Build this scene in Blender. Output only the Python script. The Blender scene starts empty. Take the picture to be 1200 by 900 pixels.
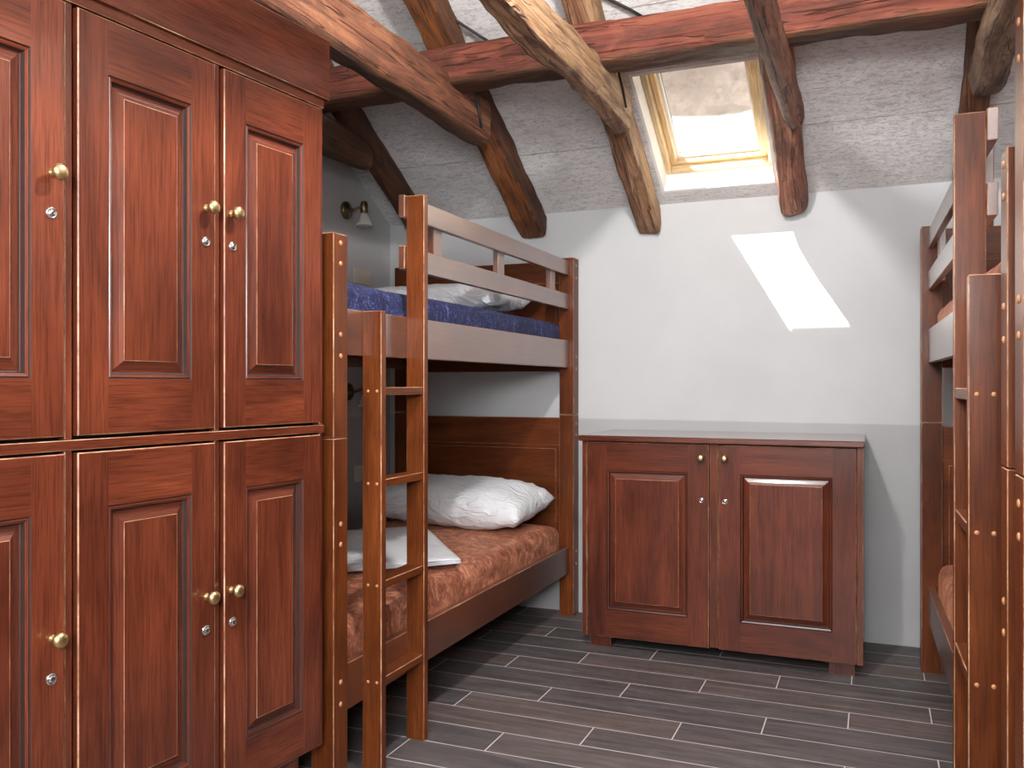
import bpy, bmesh, math, random
from mathutils import Vector, Matrix, noise as mnoise

random.seed(7)
S = bpy.context.scene
COL = S.collection
PI = math.pi

# ------------------------------------------------------------------ helpers
def link(o, parent=None):
    COL.objects.link(o)
    if parent is not None:
        o.parent = parent
    return o

def empty(name, loc=(0, 0, 0), rz=0.0):
    o = bpy.data.objects.new(name, None)
    o.empty_display_size = 0.1
    o.location = loc
    o.rotation_euler = (0, 0, rz)
    return link(o)

def tag(o, label, cat, group=None):
    o['label'] = label
    o['category'] = cat
    if group:
        o['group'] = group
    return o

def struct(o, label=None):
    o['kind'] = 'structure'
    if label:
        o['label'] = label
    return o

def make(name, bm, mats, parent=None, smooth=False, loc=None, mat=None):
    me = bpy.data.meshes.new(name)
    bm.normal_update()
    bm.to_mesh(me)
    bm.free()
    for m in (mats if isinstance(mats, (list, tuple)) else [mats]):
        me.materials.append(m)
    if smooth:
        for p in me.polygons:
            p.use_smooth = True
    o = bpy.data.objects.new(name, me)
    link(o, parent)
    if loc is not None:
        o.location = loc
    if mat is not None:
        o.matrix_world = mat
    return o

def box(bm, lo, hi, mi=0, bev=0.0, ei=None):
    lo2 = [min(a, b) for a, b in zip(lo, hi)]
    hi2 = [max(a, b) for a, b in zip(lo, hi)]
    r = bmesh.ops.create_cube(bm, size=1.0)
    vs = r['verts']
    for v in vs:
        for k in range(3):
            v.co[k] = lo2[k] if v.co[k] < 0 else hi2[k]
    fs = {f for v in vs for f in v.link_faces}
    for f in fs:
        f.material_index = mi
    if bev > 0:
        es = list({e for v in vs for e in v.link_edges})
        bmesh.ops.bevel(bm, geom=es, offset=bev, offset_type='OFFSET', segments=1,
                        profile=0.5, affect='EDGES', clamp_overlap=True,
                        material=mi if ei is None else ei)

def boxes(name, lst, mats, parent=None, bev=0.0, ei=None):
    bm = bmesh.new()
    for b in lst:
        box(bm, b[0], b[1], b[2] if len(b) > 2 else 0, bev, ei)
    return make(name, bm, mats, parent)

def lathe(bm, prof, n=24, mi=0, M=None):
    """prof: list of (r, h) revolved about local z, closed at both ends"""
    rings = []
    for r, h in prof:
        ring = []
        for i in range(n):
            a = 2 * PI * i / n
            p = Vector((r * math.cos(a), r * math.sin(a), h))
            ring.append(bm.verts.new(M @ p if M else p))
        rings.append(ring)
    for a, b in zip(rings[:-1], rings[1:]):
        for i in range(n):
            f = bm.faces.new((a[i], a[(i + 1) % n], b[(i + 1) % n], b[i]))
            f.material_index = mi
            f.smooth = True
    for ring, rev in ((rings[0], True), (rings[-1], False)):
        f = bm.faces.new(list(reversed(ring)) if rev else ring)
        f.material_index = mi

def tube(bm, pts, r, n=10, mi=0):
    pts = [Vector(p) for p in pts]
    rings = []
    for i, p in enumerate(pts):
        a = pts[max(i - 1, 0)]
        b = pts[min(i + 1, len(pts) - 1)]
        d = (b - a).normalized()
        u = d.cross(Vector((0.13, 0.31, 0.94))).normalized()
        v = d.cross(u)
        rings.append([bm.verts.new(p + (u * math.cos(2 * PI * k / n) + v * math.sin(2 * PI * k / n)) * r) for k in range(n)])
    for a, b in zip(rings[:-1], rings[1:]):
        for i in range(n):
            f = bm.faces.new((a[i], a[(i + 1) % n], b[(i + 1) % n], b[i]))
            f.material_index = mi
            f.smooth = True
    bm.faces.new(list(reversed(rings[0])))
    bm.faces.new(rings[-1])

def prism(bm, poly, axis, a, b, mi=0):
    """extrude a 2D polygon along axis ('x','y','z') from a to b"""
    def P(p, t):
        if axis == 'x':
            return (t, p[0], p[1])
        if axis == 'y':
            return (p[0], t, p[1])
        return (p[0], p[1], t)
    A = [bm.verts.new(P(p, a)) for p in poly]
    B = [bm.verts.new(P(p, b)) for p in poly]
    n = len(poly)
    fs = [bm.faces.new(A), bm.faces.new(list(reversed(B)))]
    for i in range(n):
        fs.append(bm.faces.new((A[i], B[i], B[(i + 1) % n], A[(i + 1) % n])))
    for f in fs:
        f.material_index = mi
    bmesh.ops.recalc_face_normals(bm, faces=fs)

# ---------------------------------------------------------------- materials
class NT:
    def __init__(self, name):
        self.m = bpy.data.materials.new(name)
        self.m.use_nodes = True
        self.t = self.m.node_tree
        self.t.nodes.clear()
        self.out = self.t.nodes.new('ShaderNodeOutputMaterial')
    def n(self, typ, ins=None, **kw):
        nd = self.t.nodes.new(typ)
        for k, v in kw.items():
            setattr(nd, k, v)
        for k, v in (ins or {}).items():
            if hasattr(v, 'is_linked') or hasattr(v, 'links'):
                self.t.links.new(v, nd.inputs[k])
            else:
                nd.inputs[k].default_value = v
        return nd
    def math(self, op, a, b=None, c=None):
        d = {0: a}
        if b is not None:
            d[1] = b
        if c is not None:
            d[2] = c
        return self.n('ShaderNodeMath', d, operation=op).outputs[0]
    def ramp(self, fac, stops, interp='LINEAR'):
        nd = self.n('ShaderNodeValToRGB', {0: fac})
        cr = nd.color_ramp
        cr.interpolation = interp
        while len(cr.elements) < len(stops):
            cr.elements.new(0.5)
        for e, (p, c) in zip(cr.elements, stops):
            e.position = p
            e.color = (c[0], c[1], c[2], 1) if not isinstance(c, (int, float)) else (c, c, c, 1)
        return nd.outputs[0]
    def mix(self, fac, a, b, mode='MIX'):
        nd = self.t.nodes.new('ShaderNodeMix')
        nd.data_type = 'RGBA'
        nd.blend_type = mode
        for sock, v in ((nd.inputs[0], fac), (nd.inputs[6], a), (nd.inputs[7], b)):
            if hasattr(v, 'links'):
                self.t.links.new(v, sock)
            elif isinstance(v, (int, float)):
                sock.default_value = v
            else:
                sock.default_value = (v[0], v[1], v[2], 1)
        return nd.outputs[2]
    def coords(self, scale=(1, 1, 1), rnd=True):
        tc = self.n('ShaderNodeTexCoord')
        v = tc.outputs['Object']
        if rnd:
            oi = self.n('ShaderNodeObjectInfo')
            off = self.math('MULTIPLY', oi.outputs['Random'], 17.3)
            v = self.n('ShaderNodeVectorMath', {0: v, 1: off}, operation='ADD').outputs[0]
        return self.n('ShaderNodeMapping', {'Vector': v, 'Scale': scale}).outputs[0]
    def noise(self, vec, scale, detail=4, rough=0.55, dist=0.0):
        return self.n('ShaderNodeTexNoise', {'Vector': vec, 'Scale': scale, 'Detail': detail, 'Roughness': rough, 'Distortion': dist}).outputs[0]
    def bump(self, h, strength=0.3, dist=0.002):
        return self.n('ShaderNodeBump', {'Height': h, 'Strength': strength, 'Distance': dist}).outputs[0]
    def finish(self, color, rough=0.5, normal=None, **kw):
        p = self.n('ShaderNodeBsdfPrincipled')
        def put(k, v):
            if hasattr(v, 'links'):
                self.t.links.new(v, p.inputs[k])
            elif isinstance(v, (tuple, list)):
                p.inputs[k].default_value = (v[0], v[1], v[2], 1)
            else:
                p.inputs[k].default_value = v
        put('Base Color', color)
        put('Roughness', rough)
        if normal is not None:
            put('Normal', normal)
        for k, v in kw.items():
            put(k.replace('_', ' '), v)
        self.t.links.new(p.outputs[0], self.out.inputs[0])
        return self.m

def wood(name, light, dark, axis, rough=0.27, coat=0.35, coat_rough=0.15, contrast=1.0, coat_ior=1.5, spec=0.5):
    T = NT(name)
    def sc(along, across):
        return tuple(along if i == axis else across for i in range(3))
    big = T.noise(T.coords(sc(1.1, 9.0)), 1.0, 5, 0.6, 1.2)
    rings = T.noise(T.coords(sc(0.9, 16.0)), 2.4, 3, 0.5, 1.8)
    fine = T.noise(T.coords(sc(9.0, 260.0)), 1.0, 3, 0.6)
    blot = T.noise(T.coords((2.3, 2.3, 2.3)), 1.6, 2, 0.5)
    a = T.ramp(big, [(0.30, dark), (0.68, light)])
    mid = tuple((x + y) * 0.5 * 0.8 for x, y in zip(light, dark))
    r2 = T.ramp(rings, [(0.44, 0.0), (0.52, 1.0), (0.60, 0.0)])
    c = T.mix(T.math('MULTIPLY', r2, 0.38 * contrast), a, mid)
    f2 = T.ramp(fine, [(0.33, 0.62), (0.55, 1.0)])
    c = T.mix(1.0, c, f2, 'MULTIPLY')
    b2 = T.ramp(blot, [(0.05, 0.44), (0.95, 1.44)])
    c = T.mix(1.0, c, b2, 'MULTIPLY')
    bp = T.bump(fine, 0.12, 0.0006)
    return T.finish(c, rough, bp,
                    Coat_Weight=coat, Coat_Roughness=coat_rough, Coat_IOR=coat_ior, Specular_IOR_Level=spec)

CAB_L, CAB_D = (0.185, 0.043, 0.019), (0.075, 0.017, 0.009)
BED_L, BED_D = (0.195, 0.050, 0.012), (0.080, 0.018, 0.005)
CAB = {a: wood('cherry_stained_beech_%d' % a, CAB_L, CAB_D, a, 0.27, 0.30, 0.15, 1.2, 1.5, 0.40) for a in range(3)}
BED = {a: wood('varnished_oak_%d' % a, BED_L, BED_D, a, 0.36, 0.08, 0.22, 1.7, 1.5, 0.22) for a in range(3)}
BEDG = {a: wood('glossy_lacquered_oak_%d' % a, BED_L, BED_D, a, 0.30, 1.0, 0.36, 1.0, 2.2) for a in (1, 2)}

TOPW = wood('polished_cherry_top', CAB_L, CAB_D, 0, 0.22, 1.0, 0.16, 1.0, 1.7)

def plain(name, col, rough=0.5, metal=0.0, var=0.06, scale=30.0, bump=0.0, **kw):
    T = NT(name)
    nz = T.noise(T.coords((1, 1, 1)), scale, 4)
    lo = tuple(c * (1 - var) for c in col)
    hi = tuple(min(1, c * (1 + var)) for c in col)
    c = T.ramp(nz, [(0.3, lo), (0.7, hi)])
    return T.finish(c, rough, T.bump(nz, bump, 0.002) if bump else None, Metallic=metal, **kw)

def worn_edge():
    T = NT('worn_pale_edge')
    nz = T.noise(T.coords((1, 1, 1)), 9.0, 5, 0.7)
    return T.finish(T.ramp(nz, [(0.36, (0.17, 0.055, 0.028)), (0.52, (0.38, 0.18, 0.09)), (0.66, (0.62, 0.40, 0.25))]), 0.45)
EDGE = worn_edge()
PEG = plain('pale_peg_wood', (0.46, 0.20, 0.09), 0.35, 0, 0.15, 80)
BRASS = plain('aged_brass', (0.66, 0.48, 0.23), 0.36, 1.0, 0.12, 40)
CHROME = plain('polished_nickel', (0.80, 0.79, 0.77), 0.16, 1.0, 0.04, 40)
KEYDARK = plain('dark_keyhole', (0.02, 0.02, 0.02), 0.6)
GAPDARK = plain('gap_groove_dark', (0.03, 0.009, 0.006), 0.6, 0, 0.2)  # near-black: shade of the door gaps put into the colour; also in grooves
ABRASS = plain('antique_bronze', (0.20, 0.15, 0.09), 0.35, 1.0, 0.2, 40)
CREAM = plain('cream_plastic', (0.62, 0.57, 0.48), 0.4, 0, 0.03)
CABLE = plain('black_cable_rubber', (0.012, 0.011, 0.010), 0.55)
PINE = wood('pale_pine', (0.80, 0.60, 0.34), (0.70, 0.48, 0.24), 0, 0.4, 0.2, 0.3, 0.4)
WHITEPAINT = plain('white_reveal_paint', (0.82, 0.81, 0.79), 0.6, 0, 0.02, 20)
GASKET = plain('grey_glazing_gasket', (0.22, 0.22, 0.21), 0.6)
LEAD = plain('grey_metal_flashing', (0.35, 0.35, 0.36), 0.5, 0.6, 0.1, 8)

def fabric_white():
    T = NT('white_cotton')
    n1 = T.noise(T.coords((1, 1, 1)), 7.0, 4, 0.5, 0.6)
    n2 = T.noise(T.coords((1, 1, 1)), 420.0, 2)
    c = T.ramp(n1, [(0.3, (0.82, 0.83, 0.86)), (0.7, (0.88, 0.89, 0.91))])
    n3 = T.noise(T.coords((2.2, 5.5, 4.0)), 2.0, 3, 0.5, 1.6)
    fold = T.ramp(n3, [(0.40, 0.0), (0.50, 1.0), (0.60, 0.0)], 'EASE')
    h = T.math('ADD', T.math('MULTIPLY', n1, 1.0), T.math('ADD', T.math('MULTIPLY', fold, 0.26), T.math('MULTIPLY', n2, 0.02)))
    return T.finish(c, 0.75, T.bump(h, 0.55, 0.03), Sheen_Weight=0.1)
COTTON = fabric_white()

def velvet(name, hi, mid, lo):
    T = NT(name)
    n1 = T.noise(T.coords((5, 4, 4)), 2.2, 5, 0.62, 2.2)
    n2 = T.noise(T.coords((14, 30, 20)), 1.6, 4, 0.65, 1.5)
    s = T.math('ADD', T.math('MULTIPLY', n1, 0.6), T.math('MULTIPLY', n2, 0.4))
    c = T.ramp(s, [(0.34, lo), (0.5, mid), (0.62, hi)])
    return T.finish(c, 0.6, T.bump(s, 0.5, 0.012), Sheen_Weight=0.5, Sheen_Roughness=0.35, Sheen_Tint=hi)
BRONZE_VELVET = velvet('bronze_crushed_velvet', (0.66, 0.290, 0.165), (0.33, 0.105, 0.055), (0.085, 0.022, 0.014))

def chenille():
    T = NT('navy_chenille')
    n1 = T.noise(T.coords((9, 34, 60)), 2.0, 4, 0.7, 0.6)
    n2 = T.noise(T.coords((34, 34, 9)), 2.0, 4, 0.7, 0.6)
    n3 = T.noise(T.coords((4, 4, 4)), 2.0, 3, 0.6, 0.8)
    s = T.math('ADD', T.math('MULTIPLY', n1, 0.5), T.math('MULTIPLY', n2, 0.5))
    c = T.ramp(s, [(0.42, (0.008, 0.009, 0.042)), (0.53, (0.018, 0.024, 0.110)), (0.62, (0.12, 0.15, 0.36))])
    b = T.ramp(n3, [(0.3, 0.55), (0.7, 1.1)])
    c = T.mix(1.0, c, b, 'MULTIPLY')
    return T.finish(c, 0.8, T.bump(s, 0.5, 0.006))
NAVY = chenille()

def wall_paint():
    T = NT('white_over_grey_wall_paint')
    tc = T.n('ShaderNodeTexCoord')
    sep = T.n('ShaderNodeSeparateXYZ', {0: tc.outputs['Object']})
    nz = T.noise(tc.outputs['Object'], 3.0, 4)
    n2 = T.noise(tc.outputs['Object'], 90.0, 3)
    # the grey dado runs up to 0.97 m with a hand-painted edge
    z = T.math('ADD', sep.outputs[2], T.math('MULTIPLY', T.math('SUBTRACT', nz, 0.5), 0.006))
    z = T.math('ADD', z, T.math('MULTIPLY', sep.outputs[0], 0.005))
    up = T.ramp(T.math('SUBTRACT', z, 0.474), [(0.4985, 0.0), (0.5015, 1.0)])
    white = T.ramp(nz, [(0.3, (0.535, 0.540, 0.545)), (0.7, (0.575, 0.580, 0.585))])
    grey = T.ramp(nz, [(0.3, (0.405, 0.403, 0.405)), (0.7, (0.445, 0.443, 0.445))])
    c = T.mix(up, grey, white)
    h = T.math('ADD', nz, T.math('MULTIPLY', n2, 0.12))
    return T.finish(c, 0.75, T.bump(h, 0.22, 0.012))
WALL = wall_paint()

def osb():
    T = NT('whitewashed_strand_board')
    tc = T.n('ShaderNodeTexCoord')
    ob = tc.outputs['Object']
    def mp(s, r=(0, 0, 0)):
        return T.n('ShaderNodeMapping', {'Vector': ob, 'Scale': s, 'Rotation': r}).outputs[0]
    a = T.noise(mp((20, 85, 85), (0, 0, 0.12)), 1.0, 4, 0.65, 0.9)
    b = T.noise(mp((42, 95, 95), (0, 0, -0.35)), 1.0, 4, 0.7, 1.5)
    c1 = T.noise(mp((3, 7, 7)), 1.0, 4, 0.6, 0.5)
    base = T.ramp(c1, [(0.28, (0.64, 0.61, 0.595)), (0.5, (0.74, 0.72, 0.71)), (0.72, (0.82, 0.80, 0.79))])
    brown = T.ramp(T.noise(mp((6, 16, 16)), 1.0, 5, 0.7, 1.0), [(0.56, 0.0), (0.70, 0.30)])
    base = T.mix(brown, base, (0.44, 0.34, 0.26))
    fl = T.ramp(a, [(0.37, 1.0), (0.46, 0.0)])
    fl2 = T.ramp(b, [(0.36, 1.0), (0.46, 0.0)])
    f = T.math('MAXIMUM', T.math('MULTIPLY', fl, 0.38), T.math('MULTIPLY', fl2, 0.42))
    col = T.mix(f, base, (0.15, 0.125, 0.115))
    # board joints along X
    sep = T.n('ShaderNodeSeparateXYZ', {0: ob})
    wob = T.math('MULTIPLY', T.math('SUBTRACT', T.noise(ob, 18.0, 3), 0.5), 0.012)
    y = T.math('ADD', sep.outputs[1], wob)
    d = T.math('ABSOLUTE', T.math('SUBTRACT', T.math('FRACT', T.math('MULTIPLY', T.math('SUBTRACT', y, 3.87 - 0.3), 1.0 / 0.6)), 0.5))
    j = T.ramp(d, [(0.0, 1.0), (0.006, 0.0)])
    j = T.math('MULTIPLY', j, T.ramp(T.noise(ob, 7.0, 3), [(0.35, 0.1), (0.6, 0.8)]))
    col = T.mix(j, col, (0.10, 0.08, 0.07))
    h = T.math('SUBTRACT', T.math('ADD', T.math('MULTIPLY', a, 0.5), T.math('MULTIPLY', b, 0.5)), T.math('MULTIPLY', f, 0.4))
    return T.finish(col, 0.8, T.bump(h, 0.7, 0.006))
OSB = osb()

def plank_tile():
    T = NT('grey_wood_plank_tile')
    tc = T.n('ShaderNodeTexCoord')
    ob = tc.outputs['Object']
    sep = T.n('ShaderNodeSeparateXYZ', {0: ob})
    x, y = sep.outputs[0], sep.outputs[1]
    H, L = 0.1563, 0.7870
    ry = T.math('DIVIDE', T.math('SUBTRACT', y, 2.511), H)
    row = T.math('FLOOR', ry)
    fy = T.math('FRACT', ry)
    xs = T.math('DIVIDE', T.math('SUBTRACT', T.math('ADD', x, 1.133), T.math('MULTIPLY', row, 0.2625)), L)
    colm = T.math('FLOOR', xs)
    fx = T.math('FRACT', xs)
    g = 0.0022
    ey = T.math('MULTIPLY', T.math('MINIMUM', fy, T.math('SUBTRACT', 1.0, fy)), H)
    ex = T.math('MULTIPLY', T.math('MINIMUM', fx, T.math('SUBTRACT', 1.0, fx)), L)
    e = T.math('MINIMUM', ex, ey)
    grout = T.n('ShaderNodeMapRange', {0: e, 1: g * 0.7, 2: g * 1.15, 3: 1.0, 4: 0.0}).outputs[0]
    idv = T.n('ShaderNodeCombineXYZ', {0: colm, 1: row, 2: 0.0}).outputs[0]
    wn = T.n('ShaderNodeTexWhiteNoise', {'Vector': idv}, noise_dimensions='3D')
    shift = T.n('ShaderNodeVectorMath', {0: wn.outputs['Color'], 3: 7.0}, operation='SCALE').outputs[0]
    pv = T.n('ShaderNodeVectorMath', {0: ob, 1: shift}, operation='ADD').outputs[0]
    g1 = T.noise(T.n('ShaderNodeMapping', {'Vector': pv, 'Scale': (2.2, 26, 1)}).outputs[0], 1.0, 5, 0.6, 1.0)
    g2 = T.noise(T.n('ShaderNodeMapping', {'Vector': pv, 'Scale': (6, 14, 1)}).outputs[0], 1.0, 4, 0.6, 0.6)
    c = T.ramp(g1, [(0.28, (0.066, 0.057, 0.057)), (0.5, (0.107, 0.093, 0.092)), (0.72, (0.165, 0.141, 0.136))])
    tint = T.ramp(wn.outputs['Value'], [(0.0, (0.80, 0.82, 0.86)), (0.5, (1.0, 0.97, 0.95)), (1.0, (1.22, 1.06, 0.98))])
    c = T.mix(1.0, c, tint, 'MULTIPLY')
    c = T.mix(T.ramp(g2, [(0.58, 0.0), (0.75, 0.35)]), c, (0.20, 0.19, 0.19))
    c = T.mix(grout, c, (0.62, 0.58, 0.56))
    hh = T.math('SUBTRACT', T.math('MULTIPLY', g1, 0.25), grout)
    r = T.math('ADD', 0.40, T.math('MULTIPLY', g2, 0.2))
    return T.finish(c, r, T.bump(hh, 0.25, 0.0015))
TILE = plank_tile()

def timber(name, light, mid, dark, streak=(0.05, 0.03, 0.02), rough=0.62, crack=1.0, coat=0.0):
    """old hewn timber, grain along local x"""
    T = NT(name)
    n1 = T.noise(T.coords((1.8, 15, 15)), 1.0, 8, 0.68, 1.1)
    n2 = T.noise(T.coords((4.5, 95, 95)), 1.0, 5, 0.7, 0.6)
    n3 = T.noise(T.coords((2.6, 5, 5)), 1.5, 5, 0.65, 1.2)
    n4 = T.noise(T.coords((1.1, 34, 34)), 1.0, 2, 0.5, 0.9)
    c = T.ramp(n1, [(0.33, dark), (0.48, mid), (0.64, light)])
    c = T.mix(T.ramp(n3, [(0.50, 0.0), (0.64, 0.65)]), c, dark)
    c = T.mix(T.ramp(n3, [(0.30, 0.5), (0.42, 0.0)]), c, light)
    f = T.ramp(n2, [(0.34, 1.0), (0.47, 0.0)])
    c = T.mix(T.math('MULTIPLY', f, 0.62 * crack), c, streak)
    ck = T.ramp(n4, [(0.485, 0.0), (0.50, 1.0), (0.515, 0.0)])
    c = T.mix(T.math('MULTIPLY', ck, 0.55 * crack), c, streak)
    vo = T.n('ShaderNodeTexVoronoi', {'Vector': T.coords((2.2, 5.0, 5.0)), 'Scale': 1.2})
    kn = T.ramp(vo.outputs[0], [(0.0, 1.0), (0.10, 0.75), (0.17, 0.0)])
    c = T.mix(T.math('MULTIPLY', kn, 0.75), c, streak)
    h = T.math('SUBTRACT', T.math('ADD', T.math('MULTIPLY', n1, 0.7), T.math('MULTIPLY', n2, 0.5)), T.math('MULTIPLY', ck, 0.8))
    return T.finish(c, rough, T.bump(h, 1.0, 0.012), Coat_Weight=coat, Coat_Roughness=0.3, Specular_IOR_Level=0.25)
TIM_RED = timber('red_stained_timber', (0.23, 0.070, 0.040), (0.135, 0.034, 0.021), (0.060, 0.020, 0.013))
TIM_ORANGE = timber('orange_brown_timber', (0.40, 0.135, 0.040), (0.22, 0.075, 0.026), (0.085, 0.034, 0.018), coat=0.2)
TIM_ROSE = timber('rosy_brown_timber', (0.30, 0.125, 0.062), (0.19, 0.070, 0.038), (0.09, 0.037, 0.024))
TIM_TAN = timber('raw_tan_timber', (0.50, 0.33, 0.19), (0.40, 0.23, 0.115), (0.22, 0.115, 0.055), (0.13, 0.07, 0.04))
TIM_TAN2 = timber('half_stripped_timber', (0.50, 0.30, 0.17), (0.27, 0.13, 0.07), (0.12, 0.055, 0.03))
TIM_MIX = timber('knotty_red_grey_timber', (0.44, 0.22, 0.14), (0.29, 0.105, 0.066), (0.13, 0.07, 0.05), (0.04, 0.03, 0.025))
TIM_BARK = timber('grey_bark_timber', (0.42, 0.27, 0.19), (0.28, 0.13, 0.085), (0.14, 0.09, 0.065), (0.04, 0.03, 0.025))
TIM_DARK = timber('dark_brown_timber', (0.18, 0.075, 0.035), (0.105, 0.042, 0.022), (0.05, 0.022, 0.013))
TIM_GREYBR = timber('grey_brown_timber', (0.33, 0.22, 0.14), (0.21, 0.125, 0.075), (0.10, 0.06, 0.04))

def glass_thin():
    T = NT('clear_window_glass')
    tr = T.n('ShaderNodeBsdfTransparent', {'Color': (0.96, 0.98, 0.97, 1)})
    gl = T.n('ShaderNodeBsdfGlossy', {'Roughness': 0.02})
    lw = T.n('ShaderNodeLayerWeight', {'Blend': 0.2})
    f = T.math('MULTIPLY', lw.outputs['Fresnel'], 0.5)
    mx = T.n('ShaderNodeMixShader', {0: f, 1: tr.outputs[0], 2: gl.outputs[0]})
    T.t.links.new(mx.outputs[0], T.out.inputs[0])
    return T.m
GLASS = glass_thin()

def frosted():
    T = NT('frosted_lamp_glass')
    nz = T.noise(T.coords((1, 1, 1)), 40.0, 3)
    c = T.ramp(nz, [(0.3, (0.70, 0.69, 0.66)), (0.7, (0.80, 0.79, 0.76))])
    return T.finish(c, 0.35, None, Transmission_Weight=0.25, IOR=1.3)
FROST = frosted()

def stone():
    T = NT('rough_pale_stone')
    v = T.coords((1, 1, 1), False)
    d = T.noise(v, 3.0, 3)
    vv = T.n('ShaderNodeVectorMath', {0: v, 1: T.n('ShaderNodeVectorMath', {0: T.n('ShaderNodeTexNoise', {'Vector': v, 'Scale': 2.5}).outputs[1], 3: 0.16}, operation='SCALE').outputs[0]}, operation='ADD').outputs[0]
    vo = T.n('ShaderNodeTexVoronoi', {'Vector': T.n('ShaderNodeMapping', {'Vector': vv, 'Scale': (3.6, 3.6, 5.2)}).outputs[0], 'Scale': 1.0}, feature='DISTANCE_TO_EDGE')
    cell = T.n('ShaderNodeTexVoronoi', {'Vector': T.n('ShaderNodeMapping', {'Vector': vv, 'Scale': (3.6, 3.6, 5.2)}).outputs[0], 'Scale': 1.0})
    n1 = T.noise(v, 14.0, 5, 0.7)
    bw = T.n('ShaderNodeRGBToBW', {0: cell.outputs['Color']}).outputs[0]
    c = T.ramp(bw, [(0.2, (0.46, 0.44, 0.41)), (0.8, (0.62, 0.60, 0.57))])
    c = T.mix(T.ramp(n1, [(0.32, 0.75), (0.58, 0.0)]), c, (0.30, 0.29, 0.28))
    mort = T.ramp(vo.outputs[0], [(0.0, 1.0), (0.16, 0.0)])
    c = T.mix(T.math('MULTIPLY', mort, 0.6), c, (0.50, 0.47, 0.43))
    h = T.math('SUBTRACT', T.math('MULTIPLY', n1, 0.4), mort)
    return T.finish(c, 0.9, T.bump(h, 0.35, 0.012))
STONE = stone()

# ------------------------------------------------------------------- room
WY = 4.23            # back wall
ZW = 2.03            # ceiling height where it meets that wall
K = 0.585            # roof slope
RY = 1.40            # ridge
XL, XR = -2.48, 1.29
YF = 2 * RY - WY
def zc(y):
    return ZW + (WY - y) * K if y >= RY else ZW + (y - YF) * K
def slab(bm, x0, x1, y0, y1, t=0.205, mi=0):
    s, c = K / math.hypot(1, K), 1 / math.hypot(1, K)
    a = (y0, zc(y0) + t * 1.17) if y0 == RY else (y0 + s * t, zc(y0) + c * t)
    prism(bm, [(y0, zc(y0)), (y1, zc(y1)), (y1 + s * t, zc(y1) + c * t), a], 'x', x0, x1, mi)

bm = bmesh.new()
box(bm, (XL - 0.2, YF - 0.2, -0.1), (XR + 0.2, WY + 0.2, 0.0))
struct(make('floor', bm, TILE))
bm = bmesh.new()
box(bm, (XL - 0.2, WY, 0.0), (XR + 0.2, WY + 0.25, ZW))
struct(make('wall_back', bm, WALL))
bm = bmesh.new()
box(bm, (XL - 0.2, YF - 0.2, 0.0), (XR + 0.2, YF, ZW))
struct(make('wall_front', bm, WALL))
gable = [(YF, 0.0), (WY, 0.0), (WY, ZW), (RY, zc(RY)), (YF, ZW)]
bm = bmesh.new()
prism(bm, gable, 'x', XL - 0.2, XL)
struct(make('wall_left', bm, WALL))
bm = bmesh.new()
prism(bm, gable, 'x', XR, XR + 0.2)
struct(make('wall_right', bm, WALL))

# skylight opening (on the ceiling plane)
HX0, HX1, HY0, HY1 = -0.930, -0.421, 3.548, 4.150
bm = bmesh.new()
A0, A1 = XL - 0.2, XR + 0.2
slab(bm, A0, HX0, RY, WY + 0.25)
slab(bm, HX1, A1, RY, WY + 0.25)
slab(bm, HX0, HX1, RY, HY0)
slab(bm, HX0, HX1, HY1, WY + 0.25)
prism(bm, [(RY, zc(RY)), (RY, zc(RY) + 0.24), (YF - 0.25, zc(YF) - 0.25 * K + 0.24), (YF - 0.25, zc(YF) - 0.25 * K)], 'x', A0, A1)
struct(make('ceiling', bm, OSB))

ROOFM = plain('dark_bounce_cover', (0.10, 0.060, 0.045), 0.85, 0, 0.3, 8)  # unseen dark roof cover, added to cut sun bouncing onto the stone wall
bm = bmesh.new()
_s, _c = K / math.hypot(1, K), 1 / math.hypot(1, K)
def cover(x0, x1, y0, y1):
    P = lambda y, w: (y + _s * w, zc(y) + _c * w)
    prism(bm, [P(y0, 0.207), P(y1, 0.207), P(y1, 0.232), P(y0, 0.232)], 'x', x0, x1)
cover(A0, HX0, RY, WY + 0.25)
cover(HX1, A1, RY, WY + 0.25)
cover(HX0, HX1, RY, HY0)
cover(HX0, HX1, HY1, WY + 0.25)
struct(make('trim_1', bm, ROOFM), 'unseen dark roof cover, added to cut bounced sun around the skylight')

# ---- skylight, built in slope coordinates: u = X, v = down the slope, w = outward normal
ANG = math.atan(K)
CO, SI = math.cos(ANG), math.sin(ANG)
SKY = Matrix(((1, 0, 0, 0), (0, CO, SI, WY), (0, -SI, CO, ZW), (0, 0, 0, 1)))
win = bpy.data.objects.new('window_1', None)
link(win)
win.matrix_world = SKY
struct(win, 'pale pine roof window set in the sloping board ceiling')
def ypv(y):
    return -(WY - y) / CO
V0, V1 = ypv(HY0), ypv(HY1)
def ringbox(name, u0, u1, v0, v1, wl, wr, wt, wb, w0, w1, mats, bev=0.0, ei=None):
    bm = bmesh.new()
    box(bm, (u0, v0, w0), (u0 + wl, v1, w1), 0, bev, ei)
    box(bm, (u1 - wr, v0, w0), (u1, v1, w1), 0, bev, ei)
    box(bm, (u0 + wl, v0, w0), (u1 - wr, v0 + wt, w1), 1 if len(mats) > 1 else 0, bev, ei)
    box(bm, (u0 + wl, v1 - wb, w0), (u1 - wr, v1, w1), 1 if len(mats) > 1 else 0, bev, ei)
    return make(name, bm, mats, win)
PINEV = wood('pale_pine_upright', (0.80, 0.60, 0.34), (0.70, 0.48, 0.24), 1, 0.4, 0.2, 0.3, 0.4)
ringbox('reveal', HX0 - 0.012, HX1 + 0.012, V0 - 0.012, V1 + 0.012, 0.013, 0.013, 0.013, 0.013, -0.002, 0.115, [WHITEPAINT])
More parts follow.
